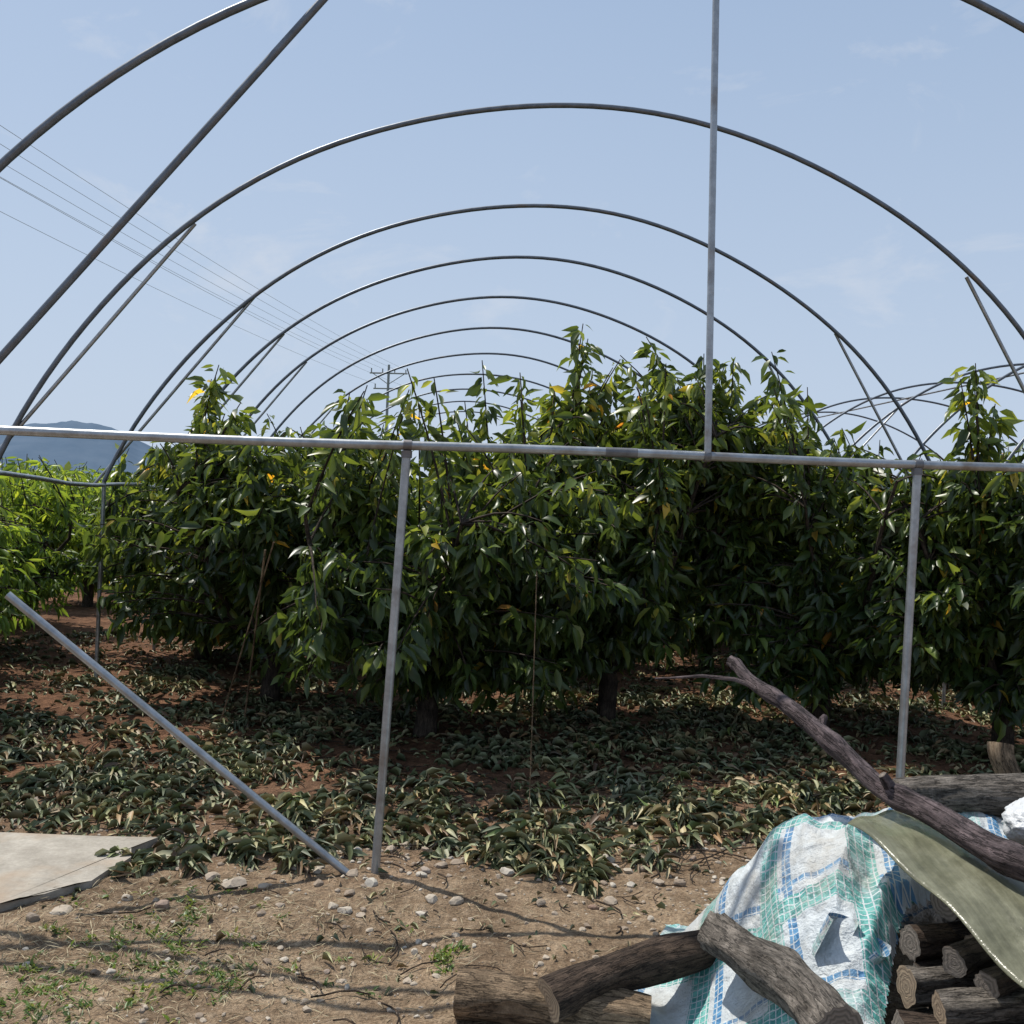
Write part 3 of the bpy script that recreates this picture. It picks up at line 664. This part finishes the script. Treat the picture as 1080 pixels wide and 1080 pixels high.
for a in range(nu-1):
    for q in range(nv-1):
        k0=a*nv+q;F+=[[k0,k0+1,k0+nv+1],[k0,k0+nv+1,k0+nv]]
mb.add(V,F);o=mb.obj('fiberglass_sheet',[mg]);sm=o.modifiers.new('s','SOLIDIFY');sm.thickness=.004
# crumpled white bag
bm=bmesh.new();bmesh.ops.create_icosphere(bm,subdivisions=5,radius=1);bv=np.array([v.co[:] for v in bm.verts]);bf=np.array([[v.index for v in f.verts] for f in bm.faces]);bm.free()
cr=1+.35*fbm(bv[:,0]*1.5,bv[:,1]*1.5+bv[:,2],2,3)-.55*np.abs(fbm(bv[:,0]*3+bv[:,2]*2,bv[:,1]*3-bv[:,2]*2,3,13))-.25*np.abs(fbm(bv[:,0]*8+bv[:,2]*5,bv[:,1]*8,2,17))
mb=MB();V=bv*cr[:,None]*np.array([.17,.12,.085])+[1.95,2.82,.70]
mg,nt,b=new_mat('white_plastic');tc=nt.nodes.new('ShaderNodeTexCoord');n=noise(nt,tc.outputs['Object'],22,4,.6);b.inputs['Base Color'].default_value=(.5,.515,.53,1);b.inputs['Roughness'].default_value=.45;bump(nt,b,n.outputs[0],.7,.02)
mb.add(V,bf);mb.obj('white_bag',[mg])

# ---------------------------------------------------------------- world, sun, camera
EL,AZ=62,-48
w=bpy.data.worlds.new("World");scene.world=w;w.use_nodes=True;nt=w.node_tree
bg=nt.nodes['Background'];sky=nt.nodes.new('ShaderNodeTexSky');sky.sky_type='NISHITA';sky.sun_disc=False
sky.sun_elevation=math.radians(EL);sky.sun_rotation=math.radians(AZ%360);sky.air_density=1.0;sky.dust_density=2.0;sky.ozone_density=1.5
tc=nt.nodes.new('ShaderNodeTexCoord');mp=nt.nodes.new('ShaderNodeMapping');mp.inputs['Scale'].default_value=(1,1,2.0);mp.inputs['Rotation'].default_value=(0,.5,.9)
nt.links.new(tc.outputs['Generated'],mp.inputs[0]);nz=noise(nt,mp.outputs[0],5.5,7,.62);nz.inputs['Distortion'].default_value=.6
cl=ramp(nt,nz.outputs[0],[(.57,(0,0,0)),(.8,(.6,.6,.6))])
hz=mixc(nt,.66,sky.outputs[0],(4.9,6.4,8.7))
sxy=nt.nodes.new('ShaderNodeSeparateXYZ');nt.links.new(tc.outputs['Generated'],sxy.inputs[0])
hr=ramp(nt,sxy.outputs[2],[(0,(.85,.85,.85)),(.45,(0,0,0))])
hz=mixc(nt,hr.outputs[0],hz,(6.1,7.1,8.6))
c=mixc(nt,cl.outputs[0],hz,(7.6,7.9,8.5))
nt.links.new(c,bg.inputs[0]);bg.inputs[1].default_value=.095
sl=bpy.data.lights.new('sun','SUN');sl.energy=5.0;sl.angle=math.radians(.53);sl.color=(1,.95,.86)
so=bpy.data.objects.new('sun',sl);col.objects.link(so)
e,a=math.radians(EL),math.radians(AZ);sd=Vector((math.cos(e)*math.sin(a),math.cos(e)*math.cos(a),math.sin(e)))
so.rotation_euler=sd.to_track_quat('Z','Y').to_euler()
cam=bpy.data.cameras.new('camera');cam.lens=36;cam.sensor_width=36;cam.clip_end=9000;cam.clip_start=.05
co=bpy.data.objects.new('camera',cam);col.objects.link(co);scene.camera=co
th=math.radians(6);r_=math.radians(2.4)
d=Vector((math.sin(th),math.cos(th),0));R_=Vector((math.cos(th),-math.sin(th),0));Zv=Vector((0,0,1))
right=math.cos(r_)*R_+math.sin(r_)*Zv;up=-math.sin(r_)*R_+math.cos(r_)*Zv
m=Matrix((right,up,-d)).transposed().to_4x4();m.translation=(0,0,1.55);co.matrix_world=m
scene.view_settings.view_transform='Standard';scene.view_settings.look='None';scene.view_settings.exposure=0
